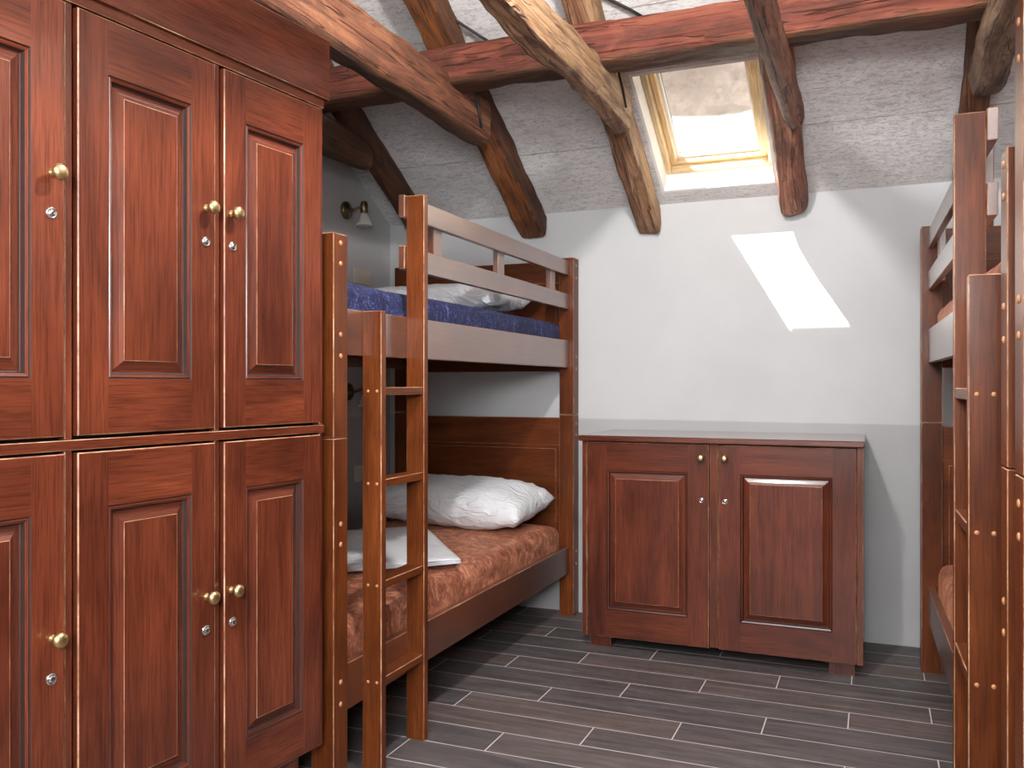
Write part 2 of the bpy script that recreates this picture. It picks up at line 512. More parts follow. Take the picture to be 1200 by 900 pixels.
ringbox('frame', HX0, HX1, V0, V1, 0.026, 0.030, 0.03, 0.020, 0.100, 0.20, [PINEV, PINE], 0.002)
ringbox('sash', HX0 + 0.027, HX1 - 0.031, V0 + 0.031, V1 - 0.021, 0.026, 0.040, 0.03, 0.018, 0.138, 0.20, [PINEV, PINE], 0.002)
ringbox('glazing_bead', HX0 + 0.050, HX1 - 0.068, V0 + 0.058, V1 - 0.036, 0.014, 0.014, 0.012, 0.014, 0.165, 0.198, [WHITEPAINT])
ringbox('gasket', HX0 + 0.062, HX1 - 0.080, V0 + 0.068, V1 - 0.048, 0.004, 0.004, 0.004, 0.004, 0.190, 0.197, [GASKET])
boxes('glass_pane', [((HX0 + 0.040, V0 + 0.045, 0.198), (HX1 - 0.06, V1 - 0.03, 0.204))], GLASS, win)
ringbox('flashing', HX0 - 0.10, HX1 + 0.10, V0 - 0.10, V1 + 0.12, 0.118, 0.125, 0.10, 0.135, 0.233, 0.250, [LEAD])
boxes('sun_cut_box', [((HX0 - 0.02, V0 - 0.08, 0.251), (HX1 + 0.02, V0 + 0.056, 0.335))], LEAD, win, 0.006)  # unseen box added above the glass to cut off the sun patch

# ---- the neighbouring stone wall seen through the glass
bm = bmesh.new()
box(bm, (-3.4, 0.0, 0.0), (2.6, 0.4, 2.62))
es = bm.edges[:]
bmesh.ops.subdivide_edges(bm, edges=es, cuts=40, use_grid_fill=True)
for v in bm.verts:
    if v.co.y < 0.01:
        v.co.y += 0.025 * mnoise.noise(Vector((v.co.x * 2.0, 1.3, v.co.z * 2.6)))
nw = make('stone_wall', bm, STONE, None, True, (0, 5.35, 1.6))
tag(nw, 'rough pale stone wall of the neighbouring house, seen through the skylight', 'wall')
boxes('shade_overhang', [((-3.5, -0.54, 2.62), (2.7, 0.6, 2.75))], STONE, nw, 0.01)  # unseen overhang added to shade the upper part of the stone wall

# ------------------------------------------------------------------ timbers
def beam(name, p0, p1, w, h, mats, label, seed=0, expo=5.0, amp=0.006, w1=None, h1=None, bend=0.0, group=None, dark_side=None, taper_end=0.0):
    p0, p1 = Vector(p0), Vector(p1)
    d = p1 - p0
    Ln = d.length
    ax = d.normalized()
    up = Vector((0, 0, 1))
    side = up.cross(ax).normalized()
    up = ax.cross(side).normalized()
    M = Matrix(((ax.x, side.x, up.x, p0.x), (ax.y, side.y, up.y, p0.y), (ax.z, side.z, up.z, p0.z), (0, 0, 0, 1)))
    w1 = w1 or w
    h1 = h1 or h
    n, m = max(30, int(Ln / 0.04)), 44
    bm = bmesh.new()
    rings = []
    for i in range(n + 1):
        t = i / n
        x = t * Ln
        ww, hh = (w + (w1 - w) * t) / 2, (h + (h1 - h) * t) / 2
        if taper_end and x < taper_end:
            s = 0.55 + 0.45 * math.sqrt(max(0.0, x / taper_end))
            ww *= s
            hh *= s
        oy = bend * math.sin(PI * t) + amp * 1.2 * mnoise.noise(Vector((x * 1.1, seed * 3.7, 0.2)))
        oz = amp * 1.2 * mnoise.noise(Vector((x * 1.1, seed * 5.1, 7.2)))
        ring = []
        for k in range(m):
            a = 2 * PI * (k + 0.5) / m
            ca, sa = math.cos(a), math.sin(a)
            r = (abs(ca) ** expo + abs(sa) ** expo) ** (-1.0 / expo)
            py, pz = ca * r * ww, sa * r * hh
            q = 1.0 + amp / max(ww, hh) * (1.6 * mnoise.noise(Vector((x * 4.0, py * 14 + seed, pz * 14))) + 0.8 * mnoise.noise(Vector((x * 15.0, py * 30 + seed, pz * 30))))
            ring.append(bm.verts.new((x, py * q + oy, pz * q + oz)))
        rings.append(ring)
    for a, b in zip(rings[:-1], rings[1:]):
        for k in range(m):
            f = bm.faces.new((a[k], b[k], b[(k + 1) % m], a[(k + 1) % m]))
            if dark_side:
                c = f.calc_center_median()
                f.material_index = dark_side(c, w, h)
    bm.faces.new(rings[0])
    bm.faces.new(list(reversed(rings[-1])))
    o = make(name, bm, mats, None, True, None, M)
    o.data.set_sharp_from_angle(angle=math.radians(32))
    tag(o, label, 'beam', group)
    return o

def rafter(x, w, vt, mats, label, seed, expo=5.0, x2=None, **kw):
    """runs under the ceiling from the back wall to the ridge; vt = vertical depth below the ceiling"""
    c = vt / 2 + 0.002
    h = vt * CO
    y0, y1 = WY - 0.003, RY + 0.03
    return beam('roof_rafter', (x, y0, zc(y0) - c), (x2 if x2 is not None else x, y1, zc(y1) - c), w, h, mats, label, seed, expo, **kw)

rafter(-2.245, 0.085, 0.17, [TIM_DARK], 'thin dark brown rafter running down along the left gable wall', 1, 3.0)
rafter(-1.625, 0.130, 0.140, [TIM_ORANGE, TIM_DARK], 'orange brown rafter ending on the white wall above the left bunk bed pillow end', 2, 7.0, dark_side=lambda c, w, h: 1 if c.y > w * 0.44 else 0)
rafter(-1.015, 0.108, 0.165, [TIM_TAN2, TIM_TAN], 'two-tone rafter with pale stripped side left of the skylight', 3, 7.0,
       dark_side=lambda c, w, h: 1 if c.y > w * (0.34 + 0.10 * math.sin(c.x * 5)) else 0)
rafter(-0.340, 0.122, 0.150, [TIM_MIX], 'knotty reddish round-ended rafter right of the skylight', 4, 3.0, taper_end=0.05)
rafter(0.352, 0.095, 0.135, [TIM_DARK], 'dark rafter behind the ladder of the right bunk bed', 5, 5.0)

def tie(x, ye, z, w, h, mats, label, seed, expo=4.0, **kw):
    y1 = 2 * RY - ye
    return beam('tie_beam', (x, ye, z), (kw.pop('x2', x), y1, kw.pop('z2', z)), w, h, mats, label, seed, expo, **kw)
tie(-2.255, 3.60, 2.255, 0.10, 0.16, [TIM_DARK], 'dark tie beam beside the left gable wall, behind the locker top', 11)
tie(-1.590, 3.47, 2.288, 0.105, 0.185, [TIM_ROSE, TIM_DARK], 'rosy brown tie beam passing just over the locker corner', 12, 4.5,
    dark_side=lambda c, w, h: 1 if c.z < -h * 0.42 else 0, z2=2.30)  # underside shade painted in with the darker timber
tie(-0.970, 3.54, 2.275, 0.075, 0.155, [TIM_TAN, TIM_TAN2], 'pale raw tan tie beam with ragged lower edge crossing the red purlin', 13, 8.0,
    dark_side=lambda c, w, h: 1 if c.z < -h * (0.40 + 0.04 * math.sin(c.x * 9)) else 0, amp=0.010)  # darker strip below: shade of the underside put into the colour
tie(-0.300, 3.70, 2.235, 0.078, 0.110, [TIM_MIX, TIM_BARK], 'slender tie beam with grey bark side meeting the round-ended rafter', 14, 3.0,
    dark_side=lambda c, w, h: 1 if c.y < w * 0.05 else 0)
tie(0.372, 3.62, 2.275, 0.115, 0.130, [TIM_GREYBR], 'grey brown tie beam above the right bunk beds', 15, 3.0, amp=0.009)

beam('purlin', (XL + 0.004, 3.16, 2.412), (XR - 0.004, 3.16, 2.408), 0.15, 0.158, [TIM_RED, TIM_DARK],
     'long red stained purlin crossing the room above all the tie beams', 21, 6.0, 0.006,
     dark_side=lambda c, w, h: 1 if c.z < -h * 0.40 else 0)  # dark timber on the underside paints in its shade

def cable(pts, r, label):
    bm = bmesh.new()
    tube(bm, pts, r)
    tag(make('electric_cable', bm, CABLE, None, True), label, 'cable')
cable([(-1.590, 3.14, 2.632), (-1.576, 3.154, 2.629), (-1.486, 3.255, 2.571), (-1.45, 3.29, 2.55)], 0.006, 'black cable dropping from the orange rafter behind the red purlin')
cable([(-1.535, 3.26, 2.42), (-1.527, 3.30, 2.36), (-1.524, 3.33, 2.28), (-1.526, 3.35, 2.23)], 0.006, 'black cable end hanging down the rosy brown tie beam')
cable([(-0.925, 3.26, 2.42), (-0.922, 3.30, 2.38), (-0.920, 3.37, 2.32), (-0.920, 3.42, 2.262)], 0.005, 'black cable end hanging down the pale tan tie beam')
cable([(-0.985, 3.15, 2.63), (-0.92, 3.20, 2.603), (-0.854, 3.25, 2.573), (-0.82, 3.28, 2.555)], 0.006, 'black cable running down to the purlin near the skylight')

# ------------------------------------------------------------- panel doors
def panel_door(name, parent, W, H, T, so, ro_t, ro_b, mats, origin, ux, flip_out):
    """Door with a raised panel. Local frame: a along width, b up, c outward.
    mats: [vertical grain, horizontal grain, pale edge, dark groove]"""
    ox = Vector(origin)
    ux = Vector(ux)
    uz = Vector((0, 0, 1))
    uo = Vector(flip_out)
    bm = bmesh.new()
    def P(a, b, c):
        return ox + ux * a + uz * b + uo * c
    def V(a, b, c):
        return bm.verts.new(P(a, b, c))
    def quad(vs, mi):
        f = bm.faces.new(vs)
        f.material_index = mi
    e = 0.0022
    # slab back and rims
    bk = [V(0, 0, -T), V(W, 0, -T), V(W, H, -T), V(0, H, -T)]
    rm = [V(0, 0, -e), V(W, 0, -e), V(W, H, -e), V(0, H, -e)]
    quad([bk[0], bk[3], bk[2], bk[1]], 0)
    for i in range(4):
        quad([bk[i], bk[(i + 1) % 4], rm[(i + 1) % 4], rm[i]], 0)
    fr = [V(e, e, 0), V(W - e, e, 0), V(W - e, H - e, 0), V(e, H - e, 0)]
    for i in range(4):
        quad([rm[i], rm[(i + 1) % 4], fr[(i + 1) % 4], fr[i]], 2)
    # frame: stiles run full height, rails between them
    p0 = [V(so, ro_b, 0), V(W - so, ro_b, 0), V(W - so, H - ro_t, 0), V(so, H - ro_t, 0)]
    sb = [V(so, e, 0), V(W - so, e, 0), V(W - so, H - e, 0), V(so, H - e, 0)]
    quad([fr[0], sb[0], p0[0], p0[3], sb[3], fr[3]], 0)
    quad([sb[1], fr[1], fr[2], sb[2], p0[2], p0[1]], 0)
    quad([sb[0], sb[1], p0[1], p0[0]], 1)
    quad([p0[3], p0[2], sb[2], sb[3]], 1)
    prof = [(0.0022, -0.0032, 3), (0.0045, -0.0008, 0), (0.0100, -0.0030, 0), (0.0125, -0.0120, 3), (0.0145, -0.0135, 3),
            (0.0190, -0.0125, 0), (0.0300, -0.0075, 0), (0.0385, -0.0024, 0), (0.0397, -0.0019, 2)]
    prev = p0
    for ins, dep, mi in prof:
        cur = [V(so + ins, ro_b + ins, dep), V(W - so - ins, ro_b + ins, dep), V(W - so - ins, H - ro_t - ins, dep), V(so + ins, H - ro_t - ins, dep)]
        for i in range(4):
            quad([prev[i], prev[(i + 1) % 4], cur[(i + 1) % 4], cur[i]], 1 if (mi == 0 and i % 2 == 0) else mi)
        prev = cur
    quad(prev, 0)
    bmesh.ops.recalc_face_normals(bm, faces=bm.faces)
    return make(name, bm, mats, parent)

def frame_to(out, up=(0, 0, 1)):
    o = Vector(out).normalized()
    u = Vector(up)
    s = u.cross(o).normalized()
    return s, u, o
def knob(parent, pos, out):
    s, u, o = frame_to(out)
    p = Vector(pos)
    M = Matrix(((s.x, u.x, o.x, p.x), (s.y, u.y, o.y, p.y), (s.z, u.z, o.z, p.z), (0, 0, 0, 1)))
    bm = bmesh.new()
    lathe(bm, [(0.009, -0.001), (0.009, 0.002), (0.0062, 0.005), (0.0055, 0.010), (0.008, 0.014), (0.0135, 0.0175), (0.0155, 0.022), (0.0148, 0.027), (0.011, 0.031), (0.005, 0.0330)], 28, 0, M)
    return make('knob', bm, BRASS, parent, True)
def lock(parent, pos, out):
    s, u, o = frame_to(out)
    p = Vector(pos)
    M = Matrix(((s.x, u.x, o.x, p.x), (s.y, u.y, o.y, p.y), (s.z, u.z, o.z, p.z), (0, 0, 0, 1)))
    bm = bmesh.new()
    lathe(bm, [(0.0115, -0.001), (0.0115, 0.002), (0.0100, 0.0038), (0.0078, 0.0040), (0.0070, 0.0026), (0.0068, 0.0026), (0.0062, 0.0048), (0.002, 0.0050)], 28, 0, M)
    b2 = bmesh.new()
    box(b2, (-0.0012, -0.0042, 0.0046), (0.0012, 0.0042, 0.0053), 1)
    for v in b2.verts:
        v.co = M @ v.co
    me = bpy.data.meshes.new('tmp')
    b2.to_mesh(me)
    b2.free()
    bm.from_mesh(me)
    bpy.data.meshes.remove(me)
    return make('lock', bm, [CHROME, KEYDARK], parent)

# ---------------------------------------------------------- locker cabinet
PHI = math.radians(5.6)
LK = empty('locker_cabinet', (-1.3755, 2.0, 0.0), -PHI)
tag(LK, 'tall dark cherry wooden locker cabinet with six panelled doors, left foreground', 'cabinet')
# local: x outward from the fronts, y along the fronts (0 = right end, negative = towards the camera)
CABM = [CAB[2], CAB[1], EDGE, GAPDARK]
LD = 0.47
cols = [(-0.3590, -0.0180), (-0.7375, -0.3875), (-1.1290, -0.7665)]
YE = -1.160
boxes('carcass', [((-LD, -0.020, 0.170), (-0.030, -0.001, 2.06)), ((-LD, YE, 0.170), (-0.030, YE + 0.02, 2.06)),
                  ((-LD, YE + 0.02, 2.045), (-0.03, -0.02, 2.06), 1), ((-LD, YE + 0.02, 0.172), (-0.03, -0.02, 0.192), 1),
                  ((-LD, YE + 0.02, 0.192), (-LD + 0.01, -0.02, 2.045))], [CAB[2], CAB[1]], LK)
boxes('gap_shade_sheet', [((-0.060, YE + 0.021, 0.193), (-0.034, -0.021, 2.044))], GAPDARK, LK)  # dark sheet right behind the doors, paints shade into the gaps
fr = []
for a, b in ((-0.0130, 0.0), (-0.3805, -0.3660), (-0.7600, -0.7440), (YE, -1.134)):
    fr.append(((-0.030, a, 0.176), (-0.009, b, 1.0205), 0))
    fr.append(((-0.030, a, 1.0430), (-0.009, b, 1.898), 0))
for f_ in fr:
    boxes('stile', [f_], CABM, LK, 0.0016, 2)
for z0, z1 in ((1.0215, 1.0420), (1.8985, 1.9205)):
    boxes('rail', [((-0.030, YE, z0), (-0.003, 0.0, z1), 1)], CABM, LK, 0.0014, 2)
boxes('cornice', [((-0.030, YE - 0.005, 1.9215), (0.008, 0.010, 2.083), 1)], CABM, LK, 0.0016, 2)
for y in (-0.065, -0.60, -1.13):
    boxes('foot', [((-0.115, y - 0.085, 0.0), (-0.035, y, 0.171))], CABM, LK, 0.002, 2)
    if y > -0.1 or y < -1.0:
        boxes('foot', [((-LD + 0.01, y - 0.085, 0.0), (-LD + 0.09, y, 0.171))], CABM, LK, 0.002, 2)
for ci, (a, b) in enumerate(cols):
    for z0, z1 in ((1.0495, 1.8935), (0.1800, 1.0160)):
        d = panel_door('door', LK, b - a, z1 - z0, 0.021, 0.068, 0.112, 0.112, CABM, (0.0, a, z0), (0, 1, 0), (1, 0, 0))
        ky = a + 0.0225 if ci == 0 else b - 0.0245
        up = z0 > 1
        knob(d, (0.0, ky, 1.555 if up else 0.664), (1, 0, 0))
        lock(d, (0.0, ky + (0.003 if ci == 0 else -0.003), 1.478 if up else 0.588), (1, 0, 0))

# ---------------------------------------------------------------- low cabinet
DR = empty('low_cabinet', (-0.618, 3.680, 0.0))
tag(DR, 'low two-door cherry wooden cabinet against the white back wall under the skylight', 'cabinet')
# local x right, y away from the camera, front of the doors at y = 0
DM = [CAB[2], CAB[0], EDGE, GAPDARK]
DB = 0.545
boxes('side_panel', [((-0.572, 0.004, 0.052), (-0.5515, DB, 0.904))], DM, DR, 0.0016, 2)
boxes('side_panel', [((0.5555, 0.004, 0.052), (0.576, DB, 0.904))], DM, DR, 0.0016, 2)
boxes('carcass', [((-0.551, 0.03, 0.056), (0.555, DB, 0.074), 1), ((-0.551, DB - 0.01, 0.074), (0.555, DB, 0.902), 1),
                  ((-0.551, 0.030, 0.075), (0.555, 0.040, 0.902), 3)], DM, DR)  # near-black sheet behind the doors, gap shade put into its colour
boxes('stile', [((-0.0165, 0.008, 0.056), (0.0165, 0.029, 0.902))], DM, DR, 0.0016, 2)
boxes('top', [((-0.582, -0.020, 0.9050), (0.582, DB, 0.9300), 1)], [CAB[2], TOPW], DR, 0.004, 1)
for a, b, kx in ((-0.5480, -0.0195, -0.0495), (0.0200, 0.5520, 0.0465)):
    d = panel_door('door', DR, b - a, 0.846, 0.021, 0.088, 0.118, 0.118, DM, (a, 0.0, 0.054), (1, 0, 0), (0, -1, 0))
    knob(d, (kx, 0.0, 0.846), (0, -1, 0))
    lock(d, (kx, 0.0, 0.668), (0, -1, 0))
for x in (-0.545, 0.450):
    for y in (0.035, DB - 0.115):
        boxes('foot', [((x, y, 0.0), (x + 0.095, y + 0.08, 0.0545))], DM, DR, 0.002, 2)

# ---------------------------------------------------------------- bunk beds
BM = [BED[2], BEDG[1], EDGE, BED[0], BEDG[2], BED[1]]
def bunk(loc, rz, sx, label):
    """local: x = sx * w, where w = 0 is the ladder-side face of the posts; y = 0 is the near end"""
    R = empty('bunk_bed', loc, rz)
    tag(R, label, 'bed', 'bunk beds')
    B = 0.0018
    def bx(w0, w1, l0, l1, z0, z1, mi=0):
        return ((sx * w0, l0, z0), (sx * w1, l1, z1), mi)
    def one(name, lst, parent=R, bev=B):
        return boxes(name, lst, BM, parent, bev, 2)
    def pegs(parent, pts, out, r=0.0075):
        for p in pts:
            s, u, o = frame_to(out)
            q = Vector(p)
            M = Matrix(((s.x, u.x, o.x, q.x), (s.y, u.y, o.y, q.y), (s.z, u.z, o.z, q.z), (0, 0, 0, 1)))
            bm = bmesh.new()
            lathe(bm, [(r, -0.002), (r, 0.0006), (r * 0.75, 0.0026), (r * 0.3, 0.0034)], 14, 0, M)
            make('peg', bm, PEG, parent, True)
    LEN = 2.172
    for near in (True, False):
        l0, l1 = (0.0, 0.070) if near else (LEN - 0.080, LEN)
        top = 1.573 if near else 1.784
        for w0, w1, front in ((0.0, 0.075, True), (0.945, 1.020, False)):
            p = one('post', [bx(w0, w1, l0, l1, 0.0, 1.0), bx(w0, w1, l0, l1, 1.003, top)])
            if front:
                lm = (l0 + l1) / 2
                zs = (0.254, 0.316, 0.702, 0.759, 1.231, 1.291, 1.490, 1.548) if near else (0.254, 0.316, 0.90, 0.955, 1.231, 1.291, 1.686, 1.747)
                pegs(p, [(0.0, lm, z) for z in zs], (-sx, 0, 0))
    for z0, z1 in ((0.211, 0.345), (1.237, 1.371)):
        one('side_rail', [bx(0.024, 0.050, 0.0705, LEN - 0.0805, z0, z1, 1)])
        one('side_rail', [bx(0.965, 0.990, 0.0705, LEN - 0.0805, z0, z1, 1)])
        one('end_rail', [bx(0.0755, 0.9445, LEN - 0.062, LEN - 0.036, z0 - 0.020, z1, 3)])
        one('end_rail', [bx(0.0755, 0.9445, 0.022, 0.048, z0 - 0.020, z1, 3)])
        one('slat_cleat', [bx(0.0505, 0.075, 0.075, LEN - 0.085, z0 + 0.012, z0 + 0.040, 1)])
        one('slat_cleat', [bx(0.940, 0.9645, 0.075, LEN - 0.085, z0 + 0.012, z0 + 0.040, 1)])
        for k in range(13):
            l = 0.12 + k * 0.152
            one('slat', [bx(0.053, 0.962, l, l + 0.07, z0 + 0.041, z0 + 0.058, 3)], R, 0.0)
    # head- and footboards: a cap rail over a recessed panel in a frame
    def board(name, l0, l1, z0, zt, cap, face):
        bm = bmesh.new()
        lo = bx(0.0755, 0.9445, l0, l1, zt - cap, zt, 3)
        box(bm, lo[0], lo[1], 3, B, 2)
        box(bm, *bx(0.0755, 0.9445, l0 + 0.004, l1 - 0.004, z0, zt - cap, 3)[:2], 3, 0, 2)
        # raised field on the bed side
        y0, y1 = (l0 + 0.0005, l0 + 0.004) if face < 0 else (l1 - 0.004, l1 - 0.0005)
        box(bm, (sx * 0.10, y0, z0 + 0.03), (sx * 0.92, y1, zt - cap - 0.018), 3, 0.0014, 2)
        make(name, bm, BM, R)
    board('headboard', LEN - 0.064, LEN - 0.034, 0.347, 0.985, 0.138, -1)
    board('headboard', LEN - 0.064, LEN - 0.034, 1.373, 1.772, 0.110, -1)
    board('footboard', 0.020, 0.050, 0.347, 0.780, 0.100, 1)
    board('footboard', 0.020, 0.050, 1.373, 1.562, 0.080, 1)
    # guard rail
    one('guard_board', [bx(0.024, 0.046, 0.438, LEN - 0.0805, 1.695, 1.767, 1)])
    one('guard_board', [bx(0.024, 0.046, 0.438, LEN - 0.0805, 1.527, 1.602, 1)])
    for l in (0.685, 1.255, 1.885):
        one('spindle', [bx(0.0465, 0.070, l, l + 0.066, 1.540, 1.754, 4)])
    # ladder
    a, b = -0.041, 0.0235
    one('ladder_post', [bx(a, b, 0.450, 0.478, 0.0, 1.764)])
    lp = one('ladder_post', [bx(a, b, 0.185, 0.213, 0.0, 1.369)])
    rz_ = (0.270, 0.556, 0.857, 1.131)
    for z in rz_:
        one('rung', [bx(a + 0.002, b - 0.002, 0.2135, 0.4495, z - 0.012, z + 0.012, 5)])
    pegs(lp, [(sx * w, 0.185, z) for z in rz_ for w in (-0.026, 0.004)], (0, -1, 0), 0.0048)
    return R

BL = bunk((-1.384, 2.053, 0), 0.0, -1, 'wooden bunk bed with ladder along the left wall, beside the low cabinet')
RB_LOC, RB_ROT = (0.2168, 1.770, 0), math.radians(1.2)
BR = bunk(RB_LOC, RB_ROT, 1, 'wooden bunk bed with ladder on the right, its far end by the back wall')
def copy_tree(o, parent=None):
    c = o.copy()
    COL.objects.link(c)
    if parent is not None:
        c.parent = parent
        c.matrix_parent_inverse = o.matrix_parent_inverse.copy()
    for ch in list(o.children):
        copy_tree(ch, c)
    return c
BR2 = copy_tree(BR)
u = Vector((-math.sin(RB_ROT), math.cos(RB_ROT)))
BR2.location = (RB_LOC[0] - u.x * 2.252, RB_LOC[1] - u.y * 2.252, 0)
BR2['label'] = 'nearest wooden bunk bed at the right picture edge, only a post in view'

# ------------------------------------------------------------------ bedding
def soft_box(name, mat, size, rad, amp, seed, cuts=(34, 70, 8), crown=0.015, fscale=5.0):
    hx, hy, hz = size[0] / 2, size[1] / 2, size[2] / 2
    bm = bmesh.new()
    nx, ny, nz = cuts
    cache = {}
    def V(i, j, k):
        key = (i, j, k)
        if key in cache:
            return cache[key]
        p = Vector(((i / nx * 2 - 1) * hx, (j / ny * 2 - 1) * hy, (k / nz * 2 - 1) * hz))
        inner = Vector((max(-hx + rad, min(hx - rad, p.x)), max(-hy + rad, min(hy - rad, p.y)), max(-hz + rad, min(hz - rad, p.z))))
        d = p - inner
        if d.length > 1e-6:
            q = inner + d.normalized() * min(rad, rad)
            nrm = d.normalized()
        else:
            q, nrm = p, Vector((0, 0, 1))
        if q.z > 0:
            q.z += crown * (1 - (q.x / hx) ** 2) * (1 - (q.y / hy) ** 4)
        s = mnoise.noise(Vector((q.x * fscale + seed, q.y * fscale * 0.7, q.z * fscale)))
        s2 = mnoise.noise(Vector((q.x * fscale * 3.1 + seed, q.y * fscale * 2.2, q.z * fscale * 3)))
        if q.z < -hz + 0.02:
            s = s2 = -0.3
        q += nrm * amp * (s + 0.45 * s2)
        cache[key] = bm.verts.new(q)
        return cache[key]
    def grid(fn, na, nb):
        for a in range(na):
            for b in range(nb):
                bm.faces.new((fn(a, b), fn(a + 1, b), fn(a + 1, b + 1), fn(a, b + 1)))
    grid(lambda a, b: V(a, b, nz), nx, ny)
    grid(lambda a, b: V(b, a, 0), ny, nx)
    grid(lambda a, b: V(a, 0, b), nx, nz)
    grid(lambda a, b: V(b, ny, a), nz, nx)
    grid(lambda a, b: V(0, b, a), nz, ny) if False else grid(lambda a, b: V(0, b, a), nz, ny)
    grid(lambda a, b: V(nx, a, b), ny, nz)
    bmesh.ops.recalc_face_normals(bm, faces=bm.faces)
    return make(name, bm, mat, None, True)

def on_bed(o, sx, w, l, z, bed_loc, bed_rot, rz=0.0, rx=0.0, ry=0.0):
    c, s = math.cos(bed_rot), math.sin(bed_rot)
    x, y = sx * w, l
    o.location = (bed_loc[0] + c * x - s * y, bed_loc[1] + s * x + c * y, z)
    o.rotation_euler = (rx, ry, bed_rot + rz)
    return o
LB = (-1.384, 2.053, 0)
M1 = soft_box('mattress', NAVY, (0.905, 1.990, 0.160), 0.045, 0.0050, 3.0)
on_bed(M1, -1, 0.508, 1.086, 1.3785, LB, 0)
tag(M1, 'mattress in navy blue chenille cover on the upper left bunk', 'mattress', 'mattresses')
M2 = soft_box('mattress', BRONZE_VELVET, (0.905, 1.990, 0.180), 0.05, 0.0065, 9.0)
on_bed(M2, -1, 0.508, 1.086, 0.363, LB, 0)
tag(M2, 'mattress in bronze crushed velvet cover on the lower left bunk', 'mattress', 'mattresses')
M3 = soft_box('mattress', BRONZE_VELVET, (0.905, 1.990, 0.160), 0.05, 0.0080, 15.0)
on_bed(M3, 1, 0.508, 1.086, 1.3785, RB_LOC, RB_ROT)
tag(M3, 'mattress in bronze velvet cover on the upper right bunk', 'mattress', 'mattresses')
M4 = soft_box('mattress', BRONZE_VELVET, (0.905, 1.990, 0.180), 0.05, 0.0080, 21.0)
on_bed(M4, 1, 0.508, 1.086, 0.363, RB_LOC, RB_ROT)
tag(M4, 'mattress in bronze velvet cover on the lower right bunk', 'mattress', 'mattresses')

def pillow(size, seed, wr=0.010):
    lx, ly, h = size
    n, m = 54, 36
    bm = bmesh.new()
    def pos(u, v, s):
        # outline slightly drawn in between the corners
        px = lx / 2 * u * (1 - 0.045 * (1 - v * v))
        py = ly / 2 * v * (1 - 0.06 * (1 - u * u))
        t = (max(0.0, 1 - u ** 4) ** 0.55) * (max(0.0, 1 - v ** 4) ** 0.55)
        z = s * h / 2 * t * (1.0 if s > 0 else 0.8)
        d = mnoise.noise(Vector((px * 5 + seed, py * 5, s * 3.0)))
        r = mnoise.noise(Vector((px * 13 + seed * 2, py * 7 + px * 5, s * 2.0)))
        edge = 0.35 + 0.65 * min(1.0, (1 - t) * 1.6)
        z += s * wr * (1.6 * d + edge * (1 - 2.2 * abs(r))) * min(1.0, t * 3)
        px += 0.3 * wr * r * t
        return Vector((px, py, z))
    for s in (1, -1):
        g = [[bm.verts.new(pos(-1 + 2 * i / n, -1 + 2 * j / m, s)) for j in range(m + 1)] for i in range(n + 1)]
        for i in range(n):
            for j in range(m):
                q = (g[i][j], g[i + 1][j], g[i + 1][j + 1], g[i][j + 1])
                bm.faces.new(q if s > 0 else tuple(reversed(q)))
    bmesh.ops.remove_doubles(bm, verts=bm.verts, dist=0.0008)
    return make('pillow', bm, COTTON, None, True)
P1 = pillow((0.84, 0.44, 0.225), 4.0, 0.012)
P1.location = (-1.885, 3.885, 0.572)
P1.rotation_euler = (math.radians(7), math.radians(1.0), math.radians(-3))
tag(P1, 'plump white pillow on the bronze velvet mattress of the lower left bunk', 'pillow', 'white pillows')
P2 = pillow((0.72, 0.46, 0.150), 8.0)
P2.location = (-1.875, 3.70, 1.542)
P2.rotation_euler = (math.radians(3), 0, math.radians(3))
tag(P2, 'white pillow on the navy blue mattress behind the guard rail', 'pillow', 'white pillows')

def folded_sheet(A, B, D, z, label, t=0.020, layers=3):
    """A, B, D: three corners on the mattress"""
    A, B, D = Vector(A), Vector(B), Vector(D)
    o0 = (B + D) / 2
    bm = bmesh.new()
    n, m = 26, 16
    for L in range(layers):
        z0, z1 = t * L / layers, t * (L + 0.86) / layers
        sh = 0.004 * L
        def pt(i, j, zz):
            q = A + (B - A) * (i / n) + (D - A) * (j / m) - o0
            q *= 1 - sh
            w = 0.003 * mnoise.noise(Vector((q.x * 6, q.y * 6, L * 3.0)))
            e = min(i, n - i) / 2.0
            f = min(j, m - j) / 2.0
            r = min(1.0, e + 0.35, f + 0.35)
            mid = (z0 + z1) / 2
            return (q.x, q.y, mid + (zz - mid) * r + w + 0.002)
        up = [[bm.verts.new(pt(i, j, z1)) for j in range(m + 1)] for i in range(n + 1)]
        dn = [[bm.verts.new(pt(i, j, z0)) for j in range(m + 1)] for i in range(n + 1)]
        for i in range(n):
            for j in range(m):
                bm.faces.new((up[i][j], up[i + 1][j], up[i + 1][j + 1], up[i][j + 1]))
                bm.faces.new((dn[i][j + 1], dn[i + 1][j + 1], dn[i + 1][j], dn[i][j]))
        for i in range(n):
            bm.faces.new((up[i][0], dn[i][0], dn[i + 1][0], up[i + 1][0]))
            bm.faces.new((up[i + 1][m], dn[i + 1][m], dn[i][m], up[i][m]))
        for j in range(m):
            bm.faces.new((up[0][j + 1], dn[0][j + 1], dn[0][j], up[0][j]))
            bm.faces.new((up[n][j], dn[n][j], dn[n][j + 1], up[n][j + 1]))
    bmesh.ops.recalc_face_normals(bm, faces=bm.faces)
    o = make('folded_sheet', bm, COTTON, None, True, (o0.x, o0.y, z))
    tag(o, label, 'sheet', 'folded white sheets')
    return o
folded_sheet((-1.440, 2.98), (-1.946, 3.63), (-1.754, 2.690), 0.473, 'folded white sheet lying askew on the lower left bunk, behind the ladder')
folded_sheet((0.295, 2.76), (1.00, 2.78), (0.300, 2.56), 0.470, 'folded white sheet on the lower right bunk, seen past the ladder')

